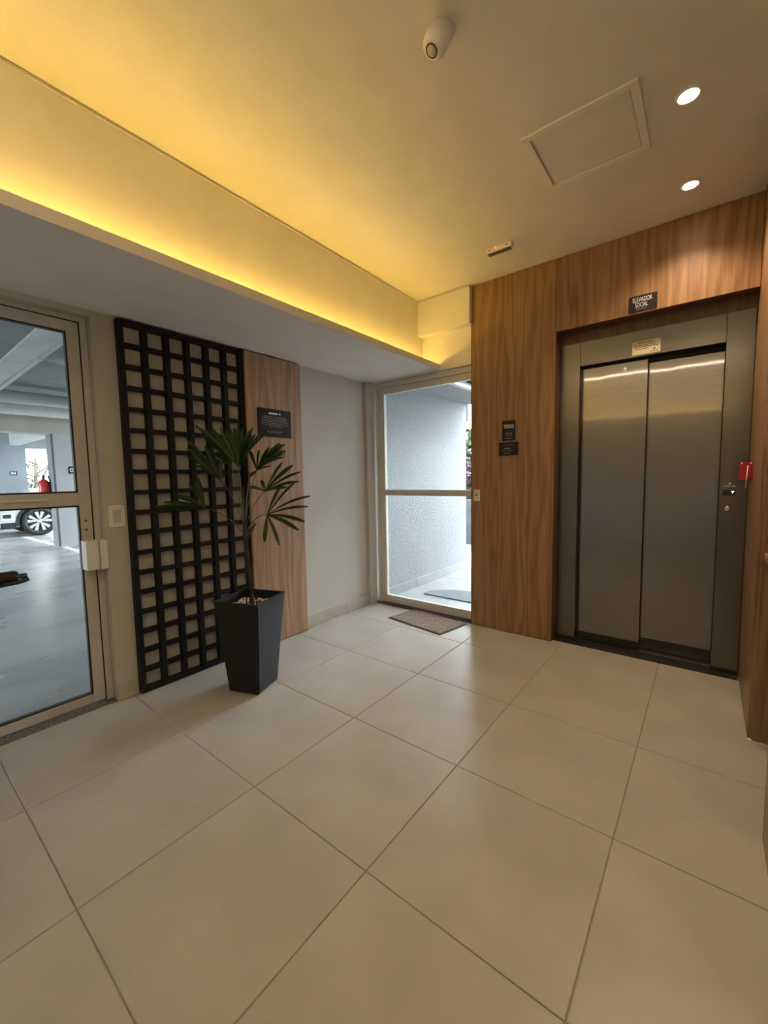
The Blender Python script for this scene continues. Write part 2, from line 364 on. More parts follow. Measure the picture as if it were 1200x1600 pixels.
box('profile', -1.77, .72, -.640, -.600, CZ - .012, CZ - .0005, 'aluw', lp, .002); box('diffuser', -1.75, .70, -.632, -.608, CZ - .016, CZ - .012, 'led2', lp)

tc_ = boxes('shadow_gap_strip', [(-2.027, -2.019, -1.5, 3.087, CZ - .014, CZ - .004), (-2.018, -1.540, 3.080, 3.088, CZ - .014, CZ - .004)], 'wallpaint'); struct(tc_, 'thin darker strip drawing the shadow gap where the cove meets the ceiling', 'trim')  # darker strip stands in for the shade of the ceiling gap
# ------------------------------------------------------------------ garage door (left)
d1 = empty('door_1', (-2.70, 0.35, 0)); struct(d1, 'glazed aluminium door opening to the parking garage', 'door')
FX0, FX1 = -2.742, -2.682
def frame(name, mat, parent, x0, x1, y0, y1, z0, z1, wy, wt, wbm, bev=0.0015):
    L = [(x0, x1, y0, y0 + wy, z0, z1), (x0, x1, y1 - wy, y1, z0, z1), (x0, x1, y0 + wy, y1 - wy, z1 - wt, z1)]
    if wbm: L.append((x0, x1, y0 + wy, y1 - wy, z0, z0 + wbm))
    return boxes(name, L, mat, parent, bev)
frame('door_frame', 'alu', d1, FX0, FX1, DY0 + .001, DY1 - .001, 0.0, DZ - .001, 0.032, 0.024, 0)
SY0, SY1, S0, S1 = -0.087, 0.788, 0.012, 2.106
sash = empty('sash', (0, 0, 0)); sash.parent = d1
box('stile', -2.728, -2.688, SY1 - .056, SY1, S0, S1, 'alu', sash, .002)
box('stile', -2.728, -2.688, SY0, SY0 + .056, S0, S1, 'alu', sash, .002)
box('top_rail', -2.728, -2.688, SY0 + .056, SY1 - .056, S1 - .056, S1, 'alu', sash, .002)
box('middle_rail', -2.728, -2.688, SY0 + .056, SY1 - .056, 1.130, 1.200, 'alu', sash, .002)
box('bottom_rail', -2.728, -2.688, SY0 + .056, SY1 - .056, S0, 0.064, 'alu', sash, .002)
GY0, GY1 = SY0 + .056, SY1 - .056
for z0, z1 in ((0.064, 1.130), (1.200, S1 - .056)):
    box('pane', -2.711, -2.705, GY0, GY1, z0, z1, 'glass', sash)
    boxes('gasket', [(-2.716, -2.6895, GY0, GY0 + .008, z0, z1), (-2.716, -2.6895, GY1 - .008, GY1, z0, z1), (-2.716, -2.6895, GY0, GY1, z0, z0 + .008), (-2.716, -2.6895, GY0, GY1, z1 - .008, z1)], 'rubber', sash)
boxes('weather_seal', [(-2.725, -2.690, SY1 + .0005, SY1 + .0065, S0, S1 + .006), (-2.725, -2.690, SY0, SY1, S1 + .0005, S1 + .0065)], 'rubber', d1)
box('pull_bar', -2.688, -2.676, SY0 + .10, 0.602, 1.160, 1.176, 'aluw', d1, .003)
lk1 = box('lock_case', -2.6875, -2.606, 0.726, 0.7865, 0.777, 0.938, 'aluw', d1, .003)
box('strike_case', -2.682, -2.602, 0.788, 0.825, 0.776, 0.940, 'aluw', d1, .003)
for z in (1.045, 0.995): lathe('keyhole', [(0.006, 0), (0.006, 0.003), (0.003, 0.004)], (-2.688, 0.757, z), 'matedge', d1, 'X', 12)
th = box('door_threshold', XL - .14, XL + .004, DY0, DY1, -0.012, 0.004, 'granite', d1, .001)

# ------------------------------------------------------------------ exterior glass door (rear left)
d2 = empty('door_2', (-2.05, 3.22, 0)); struct(d2, 'glazed aluminium exterior door beside the oak wall', 'door')
X0, X1 = -2.592, -1.43
def frameY(name, mat, parent, y0, y1, x0, x1, z0, z1, wx, wt, wbm, bev=.0015):
    L = [(x0, x0 + wx, y0, y1, z0, z1), (x1 - wx, x1, y0, y1, z0, z1), (x0 + wx, x1 - wx, y0, y1, z1 - wt, z1)]
    if wbm: L.append((x0 + wx, x1 - wx, y0, y1, z0, z0 + wbm))
    return boxes(name, L, mat, parent, bev)
frameY('door_frame', 'aluw', d2, 3.185, 3.262, X0, -1.442, 0.0, SZ - .002, 0.026, 0.048, 0)
sash2 = empty('sash', (0, 0, 0)); sash2.parent = d2
A0, A1 = X0 + .029, -1.471
box('stile', A0, A0 + .062, 3.20, 3.24, 0.012, 2.112, 'aluw', sash2, .002); box('stile', A1 - .03, A1, 3.20, 3.24, 0.012, 2.112, 'aluw', sash2, .002)
G0, G1 = A0 + .062, A1 - .03
box('top_rail', G0, G1, 3.20, 3.24, 2.056, 2.112, 'aluw', sash2, .002)
box('middle_rail', G0, G1, 3.20, 3.24, 1.082, 1.136, 'alu', sash2, .002)
box('bottom_rail', G0, G1, 3.20, 3.24, 0.012, 0.084, 'aluw', sash2, .002)
box('pane', G0, G1, 3.217, 3.223, 0.084, 1.082, 'glass', sash2); box('pane', G0, G1, 3.217, 3.223, 1.136, 2.056, 'glass', sash2)
box('pull_bar', -2.375, -1.755, 3.190, 3.20, 1.102, 1.116, 'aluw', d2, .003)
box('door_threshold', -2.60, -1.442, 3.142, 3.262, -0.004, 0.006, 'sillblk', d2)

# ------------------------------------------------------------------ elevator doorway
el = empty('door_3', (-0.35, 3.27, 0)); struct(el, 'brushed steel elevator doors with steel frame under the oak lintel', 'elevator door')
FY = 3.250
jl = box('jamb', -0.886, -0.752, FY, 3.40, 0.028, 2.187, 'steelf', el, .002)
jr = box('jamb', 0.053, 0.184, FY, 3.40, 0.028, 2.187, 'steelf', el, .002)
hd = box('header', -0.752, 0.053, FY + .001, 3.30, 2.022, 2.187, 'steelf', el, .002)
box('header_track', -0.752, 0.053, 3.335, 3.42, 2.000, 2.187, 'rubber', el)
ldr = box('landing_door', -0.752, -0.345, 3.315, 3.345, 0.062, 2.013, 'steel', el, .002); box('kick_strip', -0.752, -0.345, 3.313, 3.347, 0.006, 0.061, 'sillblk', ldr)
rdr = box('landing_door', -0.352, 0.053, 3.365, 3.395, 0.086, 2.000, 'steel', el, .002); box('kick_strip', -0.352, 0.053, 3.363, 3.397, 0.006, 0.085, 'sillblk', rdr)
box('sill', -0.886, 0.184, 3.180, 3.46, -0.010, 0.003, 'sillblk', el)
box('sill_track', -0.345, 0.053, 3.312, 3.350, 0.003, 0.006, 'chrome', el)
for x0, x1 in ((-0.886, -0.752), (0.053, 0.184)): box('jamb_base', x0, x1, FY - .001, 3.40, 0.003, 0.028, 'sillblk', el)
box('car_back', -0.886, 0.184, 3.46, 3.60, 0.0, 2.187, 'rubber', el)
# notice sticker on the header
nt_ = plate('notice_sticker', (-0.353, FY + .001, 2.077), '-Y', 0.157, 0.086, 0.0012, 'paper', None, 0.002)
tag(nt_, 'cream printed notice stuck on the steel elevator header', 'sticker')
smallprint('print', (-0.353, FY - .0003, 2.077), '-Y', [(-.005, .031, .085, .0042), (-.01, .014, .118, .0040), (0, .003, .135, .0040), (-.022, -.009, .075, .0040), (.045, -.033, .045, .004)], 'inkblk', nt_)
bmd = bmesh.new(); vv = [bmd.verts.new((-0.353 + .045 + a, FY - .0008, 2.077 - .019 + b)) for a, b in ((.008, 0), (0, .006), (-.008, 0), (0, -.006))]; bmd.faces.new(vv); link('logo_diamond', bmd, 'inkblk', nt_)
# call panel
cp = plate('call_panel', (0.100, FY, 1.085), '-Y', 0.086, 0.240, 0.006, 'steelf', None, 0.004); tag(cp, 'steel elevator call panel with small display and round button', 'call panel')
box('display', 0.070, 0.131, FY - .0075, FY - .006, 1.110, 1.143, 'carglass', cp)
bmd = bmesh.new(); cx, cz = 0.117, 1.131
vv = [bmd.verts.new((cx + a, FY - .0085, cz + b)) for a, b in ((-.009, .005), (.009, .005), (.002, -.001), (.002, -.008), (-.002, -.008), (-.002, -.001))]; bmd.faces.new(vv); link('arrow', bmd, 'display', cp)
bmd = bmesh.new(); vv = [bmd.verts.new((0.102 + a, FY - .0068, 1.182 + b)) for a, b in ((.008, 0), (0, .008), (-.008, 0), (0, -.008))]; bmd.faces.new(vv); link('logo_diamond', bmd, 'paper', cp)
smallprint('print', (0.102, FY - .006, 1.166), '-Y', [(0, 0, .056, .005)], 'paper', cp)
bt = lathe('button', [(0.016, 0), (0.016, -.003), (0.013, -.006), (0.009, -.0065)], (0.096, FY - .006, 1.030), 'chrome', cp, 'Y', 24)

# ------------------------------------------------------------------ signs
s1 = plate('elevator_sign', (-0.366, YE, 2.320), '-Y', 0.153, 0.098, 0.004, 'sign'); tag(s1, 'dark sign reading ELEVADOR SOCIAL above the elevator doorway', 'sign')
text('lettering', 'ELEVADOR', (-0.368, YE - .004, 2.344), '-Y', 0.028, 'ink', s1, 0.104)
text('lettering', 'SOCIAL', (-0.372, YE - .004, 2.312), '-Y', 0.027, 'ink', s1, 0.068)
text('lettering', 'SMART', (-0.372, YE - .004, 2.287), '-Y', 0.009, 'inkdim', s1, 0.058)
s2 = plate('floor_sign', (-1.225, YE, 1.599), '-Y', 0.104, 0.155, 0.004, 'sign'); tag(s2, 'upright dark floor sign reading TÉRREO on the oak wall', 'sign')
text('lettering', 'TÉRREO', (-1.225, YE - .004, 1.634), '-Y', 0.036, 'ink', s2, 0.082, 0.004)
smallprint('print', (-1.225, YE - .004, 1.599), '-Y', [(0, -.022, .052, .008), (0, -.038, .06, .003)], 'inkdim', s2)
text('lettering', 'SMART', (-1.225, YE - .004, 1.539), '-Y', 0.009, 'inkdim', s2, 0.052)
s3 = plate('notice_sign', (-1.227, YE, 1.459), '-Y', 0.153, 0.102, 0.004, 'sign'); tag(s3, 'small landscape dark sign directly under the floor sign', 'sign')
smallprint('print', (-1.232, YE - .004, 1.459), '-Y', [(0, .03, .085, .003), (0, .005, .058, .007), (-.005, -.012, .09, .003)], 'inkdim', s3)
text('lettering', 'SMART', (-1.234, YE - .004, 1.427), '-Y', 0.009, 'inkdim', s3, 0.058)
pb = plate('exit_button', (-1.490, YE, 1.097), '-Y', 0.050, 0.094, 0.006, 'aluw', None, .004); tag(pb, 'small metal exit button plate on the oak wall edge', 'button')
lathe('button', [(0.011, 0), (0.011, -.005), (0.008, -.006)], (-1.490, YE - .006, 1.100), 'chrome', pb, 'Y', 20)
# red key holder on the right reveal
rk = empty('key_holder', (0.186, 2.98, 1.20)); tag(rk, 'small red acrylic key holder fixed beside the elevator frame', 'key holder')
boxes('box', [(0.128, 0.186, 2.965, 2.969, 1.205, 1.305), (0.128, 0.132, 2.969, 3.00, 1.205, 1.305), (0.128, 0.186, 2.969, 3.00, 1.205, 1.209), (0.182, 0.186, 2.969, 3.00, 1.205, 1.305), (0.132, 0.182, 2.996, 3.00, 1.209, 1.305)], 'red', rk)
tube('key', [(0.164, 2.960, 1.285), (0.159, 2.958, 1.16)], 0.0024, 'aluw', rk, 8)
for x in (0.139, 0.176): lathe('screw', [(.004, 0), (.004, -.003)], (x, 2.965, 1.297), 'ink', rk, 'Y', 10)
# wall plaque on the pale wood panel
PX = -2.57
wp = box('wood_panel', XL + .001, PX, 1.722, 2.222, 0.004, 2.156, 'woodl', None, .006); tag(wp, 'tall pale oak panel on the left wall beside the trellis', 'panel')
pq = plate('wall_plaque', (PX, 1.957, 1.672), '+X', 0.300, 0.206, 0.005, 'sign', None, .008); tag(pq, 'large black plaque with white text on the pale oak panel', 'plaque')
smallprint('heading', (PX + .005, 1.957, 1.672), '+X', [(0, .070, .105, .0125)], 'ink', pq)
smallprint('print', (PX + .005, 1.957, 1.672), '+X', [(0, .046, .20, .0035), (0, .034, .232, .0035), (0, .022, .222, .0035), (0, .010, .235, .0035), (0, -.002, .235, .0035), (0, -.014, .235, .0035), (0, -.026, .11, .0035)], 'inkdim', pq)
text('lettering', 'SMART', (PX + .005, 1.965, 1.606), '+X', 0.015, 'inkdim', pq, 0.108)
bmd = bmesh.new(); vv = [bmd.verts.new((PX + .0056, 1.892 + a, 1.606 + b)) for a, b in ((.008, .004), (-.002, .009), (-.008, 0), (0, -.008))]; bmd.faces.new(vv); link('logo', bmd, 'inkdim', pq)
# light switch
sw = plate('light_switch', (XL, 0.887, 1.063), '+X', 0.081, 0.122, 0.007, 'white', None, .006); tag(sw, 'white rectangular light switch between garage door and trellis', 'switch')
plate('rocker', (XL + .007, 0.887, 1.063), '+X', 0.040, 0.072, 0.003, 'alu', sw, .003)

# ------------------------------------------------------------------ trellis
tr = empty('trellis', (XL, 1.33, 0)); tag(tr, 'black square lattice trellis standing against the left wall', 'trellis')
TY0, TY1, TZ0, TZ1 = 0.940, 1.718, 0.004, 2.152; TF = -2.582
n_c, n_r = 6, 18; sw_ = 0.030
py = (TY1 - TY0 - sw_) / n_c; pz = (TZ1 - TZ0 - sw_) / n_r
for i in range(n_c + 1):
    y = TY0 + i * py; box('upright_slat', XL + .002, TF, y, y + sw_, TZ0, TZ1, 'black', tr, .0015)
for j in range(n_r + 1):
    z = TZ0 + j * pz; box('cross_slat', XL + .003, TF - .004 if 0 < j < n_r else TF + .0005, TY0 + .001, TY1 - .001, z, z + (0.026 if 0 < j < n_r else sw_), 'black', tr, .0015)

# ------------------------------------------------------------------ planter and palm
POT = Vector((-2.145, 1.405, 0)); RZ = math.radians(20.5)
po = empty('planter', POT, RZ); tag(po, 'tall square tapered charcoal planter with the palm', 'planter')
bm = bmesh.new()
def sq(h, s): return [bm.verts.new((a * s, b * s, h)) for a, b in ((-1, -1), (1, -1), (1, 1), (-1, 1))]
ls = [sq(0.002, .100), sq(0.02, .106), sq(0.545, .150), sq(0.555, .152), sq(0.555, .139), sq(0.46, .132)]
bm.faces.new(ls[0][::-1])
for a, b in zip(ls, ls[1:]):
    for k in range(4): bm.faces.new((a[k], a[(k + 1) % 4], b[(k + 1) % 4], b[k]))
bm.faces.new(ls[-1])
ve = [e for e in bm.edges if abs((e.verts[0].co - e.verts[1].co).z) > .3]
bmesh.ops.bevel(bm, geom=ve, offset=.012, segments=3, affect='EDGES')
link('shell', bm, 'pot', po, center=False, local=True)
box('soil', -.133, .133, -.133, .133, 0.462, 0.496, 'soil', po, local=True)
bm = bmesh.new()
for i in range(230):
    x, y = random.uniform(-.122, .122), random.uniform(-.122, .122)
    s = random.uniform(.006, .011)
    bmesh.ops.create_icosphere(bm, subdivisions=1, radius=1, matrix=Matrix.Translation((x, y, .501 + random.uniform(0, .006))) @ Matrix.Rotation(random.uniform(0, 3), 4, 'Z') @ Matrix.Diagonal((s * 1.3, s, s * .7, 1)))
g = link('gravel', bm, 'pebble', po, center=False, local=True); g['kind'] = 'stuff'

FANS = [
 ([-1.981, 1.433, 1.051],[[-1.707, 1.519, 1.158],[-1.741, 1.531, 1.099],[-1.852, 1.599, 1.002],[-1.84, 1.539, 0.96],[-1.833, 1.395, 0.896],[-1.962, 1.393, 0.901],[-1.841, 1.538, 1.242],[-1.849, 1.436, 1.217]]),
 ([-2.046, 1.472, 1.184],[[-2.004, 1.573, 1.355],[-1.841, 1.517, 1.332],[-1.856, 1.583, 1.294],[-1.882, 1.593, 1.238],[-1.923, 1.532, 1.207],[-2.125, 1.419, 1.212],[-2.102, 1.486, 1.25]]),
 ([-2.141, 1.487, 1.308],[[-2.261, 1.521, 1.441],[-2.079, 1.466, 1.428],[-2.054, 1.597, 1.474],[-2.037, 1.624, 1.466],[-1.957, 1.564, 1.417],[-1.91, 1.51, 1.378],[-2.148, 1.604, 1.335],[-2.122, 1.42, 1.267]]),
 ([-2.14, 1.362, 1.328],[[-2.288, 1.197, 1.564],[-2.351, 1.312, 1.519],[-2.235, 1.317, 1.558],[-2.17, 1.335, 1.561],[-2.192, 1.41, 1.586],[-1.996, 1.34, 1.531],[-2.111, 1.451, 1.558],[-2.03, 1.411, 1.509],[-1.926, 1.411, 1.512],[-2.274, 1.3, 1.472],[-2.28, 1.374, 1.468],[-2.054, 1.342, 1.49],[-2.179, 1.367, 1.485]]),
 ([-2.304, 1.341, 1.258],[[-2.34, 1.247, 1.389],[-2.506, 1.248, 1.405],[-2.506, 1.253, 1.501],[-2.346, 1.215, 1.344],[-2.399, 1.359, 1.408],[-2.321, 1.366, 1.371],[-2.409, 1.314, 1.461],[-2.32, 1.409, 1.312]]),
 ([-2.34, 1.256, 1.087],[[-2.53, 1.048, 1.104],[-2.53, 1.063, 1.089],[-2.53, 1.158, 1.167],[-2.352, 1.12, 1.179],[-2.485, 1.241, 1.24],[-2.341, 1.224, 1.272],[-2.341, 1.24, 1.182]]),
 ([-2.282, 1.406, 1.345],[[-2.347, 1.25, 1.53],[-2.412, 1.366, 1.578],[-2.27, 1.353, 1.523],[-2.492, 1.339, 1.437],[-2.203, 1.404, 1.546],[-2.408, 1.309, 1.381]]),
]
pa = empty('fan_palm', (-2.107, 1.39, 0.496)); tag(pa, 'slender fan palm with dark green fingered leaves in the charcoal planter', 'plant')
TR = [(-2.107, 1.39, .47), (-2.112, 1.394, .57), (-2.124, 1.394, .685), (-2.141, 1.391, .84), (-2.150, 1.392, .932), (-2.156, 1.395, 1.014)]
tube('trunk', TR, [.016, .011, .010, .011, .012, .009], 'trunk', pa, 10)
tube('side_stem', [(-2.128, 1.402, .47), (-2.138, 1.406, .62), (-2.152, 1.403, .80), (-2.160, 1.402, .97)], [.010, .008, .008, .006], 'trunk', pa, 8)
for k in range(9):
    a = random.uniform(0, 6.28); z = random.uniform(.50, .56); b = Vector((-2.108, 1.391, z)); dr = Vector((math.cos(a), math.sin(a), 0))
    tube('root_fibre', [b + dr * .012, b + dr * .030 + Vector((0, 0, .01)), b + dr * .034 - Vector((0, 0, .05))], .0025, 'trunk', pa, 5)
for k in range(10):
    z = random.uniform(.62, .98); a = random.uniform(0, 6.28); b = Vector(TR[3]).lerp(Vector(TR[5]), 0) ; t = (z - .57) / .44
    b = Vector(TR[1]).lerp(Vector(TR[5]), max(0, min(1, t))); dr = Vector((math.cos(a), math.sin(a), 0))
    tube('sheath_fibre', [b + dr * .010 - Vector((0, 0, .06)), b + dr * .017, b + dr * .024 + Vector((0, 0, .06))], [.004, .003, .001], 'trunk', pa, 5)
def leaflet(parent, h, t, wd, mat='leaf'):
    h, t = Vector(h), Vector(t); d = t - h; L = d.length; dn = d.normalized()
    side = dn.cross(Vector((0.45, -0.57, 0.6)).normalized() + Vector((random.uniform(-.35, .35), random.uniform(-.35, .35), random.uniform(-.35, .35)))).normalized()
    nrm = side.cross(dn).normalized()
    bm = bmesh.new(); prev = None; N = 7
    for i in range(N + 1):
        s = i / N; arch = math.sin(s * math.pi) * L * 0.05
        wv = wd * (0.16 + 0.84 * math.sin(min(1, s * 1.25 + .05) * math.pi / 2)) * (1.0 if s < .8 else 1 - (s - .8) / .2 * .62)
        c = h + d * s + Vector((0, 0, arch))
        row = [bm.verts.new(c - side * wv / 2 + nrm * wv * .16), bm.verts.new(c), bm.verts.new(c + side * wv / 2 + nrm * wv * .16)]
        if prev:
            bm.faces.new((prev[0], prev[1], row[1], row[0])); bm.faces.new((prev[1], prev[2], row[2], row[1]))
        prev = row
    geom = bmesh.ops.solidify(bm, geom=list(bm.faces), thickness=0.0008)
    return link('leaflet', bm, mat, parent, smooth=False)
for fi, (h, tips) in enumerate(FANS):
    hv = Vector(h); base = Vector(TR[4]).lerp(Vector(TR[5]), random.uniform(.1, 1.0)) if fi not in (0, 5) else Vector(TR[4])
    mid = base.lerp(hv, .55) + Vector((0, 0, .035))
    lf = tube('leaf', [base, base.lerp(mid, .5) + Vector((0, 0, .012)), mid, mid.lerp(hv, .6) + Vector((0, 0, .008)), hv], [.0035, .003, .0026, .0024, .003], 'petiole', pa, 6)
    xt = []
    if fi in (2, 3, 4, 5, 6):
        for a_, b_ in zip(tips, tips[1:]):
            mv = (Vector(a_) + Vector(b_)) / 2; dv = mv - hv
            if dv.length > .05 and (Vector(a_) - hv).angle(Vector(b_) - hv) < 1.0: xt.append(tuple(hv + dv.normalized() * (.5 * ((Vector(a_) - hv).length + (Vector(b_) - hv).length)) * random.uniform(.85, 1.0)))
    for t in list(tips) + xt: leaflet(lf, h, t, random.uniform(.020, .027) if len(tips) < 12 else random.uniform(.019, .024))
lf = tube('leaf', [Vector(TR[4]), (-2.10, 1.405, 1.0), (-2.064, 1.414, 1.0)], .0028, 'petiole', pa, 6)
for t in ([-2.07, 1.378, .955], [-2.09, 1.357, .904]): leaflet(lf, (-2.064, 1.414, 1.0), t, .020, 'leafy')
for dx, dy, zt in ((.010, .02, 1.16), (-.012, .01, 1.22), (.02, .03, 1.27), (-.03, .0, 1.30)):
    tube('petiole', [TR[4], (-2.155 + dx * .5, 1.395 + dy * .5, (1.0 + zt) / 2), (-2.155 + dx, 1.395 + dy, zt)], [.004, .003, .0022], 'petiole', pa, 6)

# ------------------------------------------------------------------ door mats
def matpoly(name, pts, z0, z1, mat, parent=None):
    bm = bmesh.new(); A = [bm.verts.new((x, y, z0)) for x, y in pts]; B = [bm.verts.new((x, y, z1)) for x, y in pts]
    bm.faces.new(A[::-1]); bm.faces.new(B)
    for k in range(len(pts)): bm.faces.new((A[k], A[(k + 1) % len(pts)], B[(k + 1) % len(pts)], B[k]))
    return link(name, bm, mat, parent)
mpts = [Vector(p) for p in ((-2.212, 2.845), (-1.628, 2.755), (-1.562, 3.105), (-2.150, 3.200 - .03))]
mc = sum(mpts, Vector((0, 0))) / 4
dm = empty('doormat', (mc.x, mc.y, 0)); tag(dm, 'brown mottled rectangular doormat inside the exterior glass door', 'doormat')
matpoly('backing', mpts, 0.0005, 0.006, 'matedge', dm)
bmm = bmesh.new(); inner = [mc + (p - mc) * .965 for p in mpts]; NX, NY = 60, 36; grid = []
rr = random.Random(4)
for j in range(NY + 1):
    row = []
    for i in range(NX + 1):
        a = inner[0].lerp(inner[1], i / NX); b = inner[3].lerp(inner[2], i / NX); p = a.lerp(b, j / NY)
        row.append(bmm.verts.new((p.x, p.y, .0085 + rr.uniform(0, .0045))))
    grid.append(row)
for j in range(NY):
    for i in range(NX): bmm.faces.new((grid[j][i], grid[j][i + 1], grid[j + 1][i + 1], grid[j + 1][i]))
pile = link('pile', bmm, 'mat', dm); pile['kind'] = 'stuff'

# ------------------------------------------------------------------ ceiling fittings
ht = empty('access_hatch', (-.494, 2.166, CZ)); tag(ht, 'white framed access hatch set in the ceiling', 'hatch')
hx0, hx1, hy0, hy1 = -.720, -.267, 1.950, 2.380; e = .030
for bx_ in ((hx0, hx1, hy0, hy0 + e), (hx0, hx1, hy1 - e, hy1), (hx0, hx0 + e, hy0 + e, hy1 - e), (hx1 - e, hx1, hy0 + e, hy1 - e)): box('frame_bar', *bx_, CZ - .012, CZ - .0005, 'white', ht, .002)
box('panel', hx0 + e + .004, hx1 - e - .004, hy0 + e + .004, hy1 - e - .004, CZ - .004, CZ - .0005, 'ceil', ht, .001)
def downlight(x, y, label, grp='recessed ceiling downlights', watt=SPOT_W):
    t = empty('downlight', (x, y, CZ)); tag(t, label, 'downlight', grp)
    lathe('trim_ring', [(.034, -.001), (.034, -.006), (.040, -.007), (.047, -.004), (.048, -.0005)], (x, y, CZ), 'ceil', t, 'Z', 32)
    lathe('lens', [(.0335, -.001), (.0335, -.0045), (.02, -.0075), (.006, -.0085)], (x, y, CZ), 'spotlens', t, 'Z', 32)
    sd = bpy.data.lights.new('bulb', 'SPOT'); sd.energy = watt; sd.color = SPOT_COL; sd.spot_size = math.radians(125); sd.spot_blend = 0.9; sd.shadow_soft_size = 0.03
    so = bpy.data.objects.new('bulb', sd); C.objects.link(so); so.parent = t; so.location = (0, 0, -.02)
    return t
downlight(-.120, 2.170, 'glowing ceiling downlight nearest the access hatch')
downlight(-.132, 2.816, 'glowing ceiling downlight nearest the elevator wall')
for x, y, lab in ((-.12, .45, 'ceiling downlight overhead, out of view above the counter end'), (-1.0, -.3, 'ceiling downlight behind the viewer near the linear lamp')): downlight(x, y, lab, 'downlights behind the viewer', 4.0)
# presence sensor
ps = empty('presence_sensor', (-.79, 1.30, CZ)); tag(ps, 'white cylindrical presence sensor on the ceiling', 'sensor')
lathe('body', [(.040, .02), (.040, -.030), (.0415, -.032), (.0415, -.060), (.038, -.074), (.030, -.082), (.022, -.085)], (-.79, 1.30, CZ), 'white', ps, 'Z', 40)
lathe('lens_ring', [(.0215, -.080), (.0215, -.0875), (.0185, -.0885), (.0175, -.086)], (-.79, 1.30, CZ), 'matedge', ps, 'Z', 32)
lathe('lens', [(.0172, -.084), (.0165, -.088), (.010, -.0925), (.003, -.094)], (-.79, 1.30, CZ), 'lens', ps, 'Z', 24)
ps.location = (-.765, 1.335, CZ); ps.rotation_euler = Vector((0, 0, -1)).rotation_difference(Vector((-.30, -.42, -1)).normalized()).to_euler()
# emergency lamp
em = empty('emergency_lamp', (-1.135, 2.72, CZ)); tag(em, 'slim white emergency lamp with red indicator on the ceiling', 'lamp')
box('body', -1.218, -1.052, 2.700, 2.740, CZ - .036, CZ - .0005, 'white', em, .003)
for k in range(12): box('louvre', -1.212 + k * .0133, -1.206 + k * .0133, 2.703, 2.737, CZ - .042, CZ - .036, 'matedge', em)
lathe('indicator', [(.005, 0), (.005, -.002), (.003, -.004)], (-1.155, 2.700, CZ - .014), 'redled', em, 'Y', 12)
box('slot', -1.092, -1.072, 2.6985, 2.7005, CZ - .020, CZ - .015, 'inkblk', em)
lathe('test_button', [(.004, 0), (.004, -.002)], (-1.200, 2.700, CZ - .020), 'matedge', em, 'Y', 10)

# ------------------------------------------------------------------ counter at the right edge
ct = empty('counter', (0.6, 1.7, 0)); tag(ct, 'oak reception counter cut by the right edge of the photo', 'counter')
box('counter_top', 0.206, 0.99, 0.90, 2.458, 0.860, 0.892, 'wood', ct, .002)
box('front_panel', 0.190, 0.210, 0.95, 1.82, 0.0, 0.859, 'wood', ct, .002)
box('side_panel', 0.211, 0.98, 1.80, 1.82, 0.0, 0.859, 'wood', ct, .002); box('side_panel', 0.211, 0.98, 0.95, 0.97, 0.0, 0.859, 'wood', ct, .002)
box('support_cleat', 0.25, 0.98, 2.43, 2.459, 0.80, 0.859, 'woodshade', ct)

# ------------------------------------------------------------------ scooter just inside the left edge
ks = empty('kick_scooter', (-2.2, .08, 0)); tag(ks, 'parked scooter with dark rubber handlebar grip at the left edge', 'scooter')
box('deck', -2.15, -1.62, .02, .14, .075, .10, 'black', ks, .006)
tube('stem', [(-2.13, .08, .09), (-2.2, .08, .13), (-2.2, .08, .875)], .017, 'rubber', ks, 12)
tube('handlebar', [(-2.2, -.26, .875), (-2.2, .40, .875)], .011, 'rubber', ks, 12)
for a, b in ((-.27, -.15), (.255, .372)): tube('grip', [(-2.2, a, .878), (-2.2, a + .01, .878), (-2.2, b - .01, .878), (-2.2, b, .878)], [.016, .024, .024, .019], 'griprub', ks, 14)
tube('brake_lever', [(-2.188, .22, .858), (-2.182, .30, .852), (-2.182, .37, .855), (-2.185, .402, .862)], [.008, .009, .008, .009], 'rubber', ks, 10)
for x in (-2.22, -1.58):
    lathe('wheel', [(.02, -.014), (.055, -.014), (.062, 0), (.055, .014), (.02, .014)], (x, .08, .063), 'rubber', ks, 'Y', 24)

# ------------------------------------------------------------------ outside the exterior door
of = box('floor_outside', -3.4, 0.5, 3.302, 6.2, -0.12, -0.006, 'grout'); struct(of, 'pale tiled passage floor outside the exterior glass door', 'floor')
ox = [-2.6, -2.02, -1.42, -.82]; oy = [3.304, 3.85, 4.45, 5.05, 5.65, 6.2]
for a, b in zip(ox, ox[1:]):
    for c, d in zip(oy, oy[1:]): tile(of, a, b, c, d, 'otile', -0.001)
wo = box('wall_outside', -2.80, -2.60, 3.302, 5.12, -0.006, 2.215, 'stucco'); struct(wo, 'rough white stucco wall outside the exterior door', 'wall')
bo = empty('baseboard_outside', (-2.6, 3.3, 0)); struct(bo, 'pale tile baseboard along the white stucco wall', 'baseboard')
for a, b in ((3.304, 3.86), (3.862, 4.49), (4.492, 5.10)): box('tile', -2.599, -2.586, a, b, 0.0, 0.098, 'otile', bo, .001)
oc = boxes('ceiling_outside', [(-2.80, -2.18, 3.302, 5.16, 2.216, 2.40), (-2.18, 0.4, 5.02, 5.16, 2.216, 2.40), (-2.18, 0.4, 3.302, 3.50, 2.216, 2.40), (-1.18, .4, 3.501, 5.019, 2.216, 2.40)], 'stucco'); struct(oc, 'white canopy around the skylight outside the exterior door', 'ceiling')
sk = empty('window_1', (-1.6, 4.3, 2.3)); struct(sk, 'glass skylight set in the white canopy outside', 'skylight')
box('pane', -2.12, -1.2, 3.56, 4.96, 2.240, 2.248, 'glass', sk)
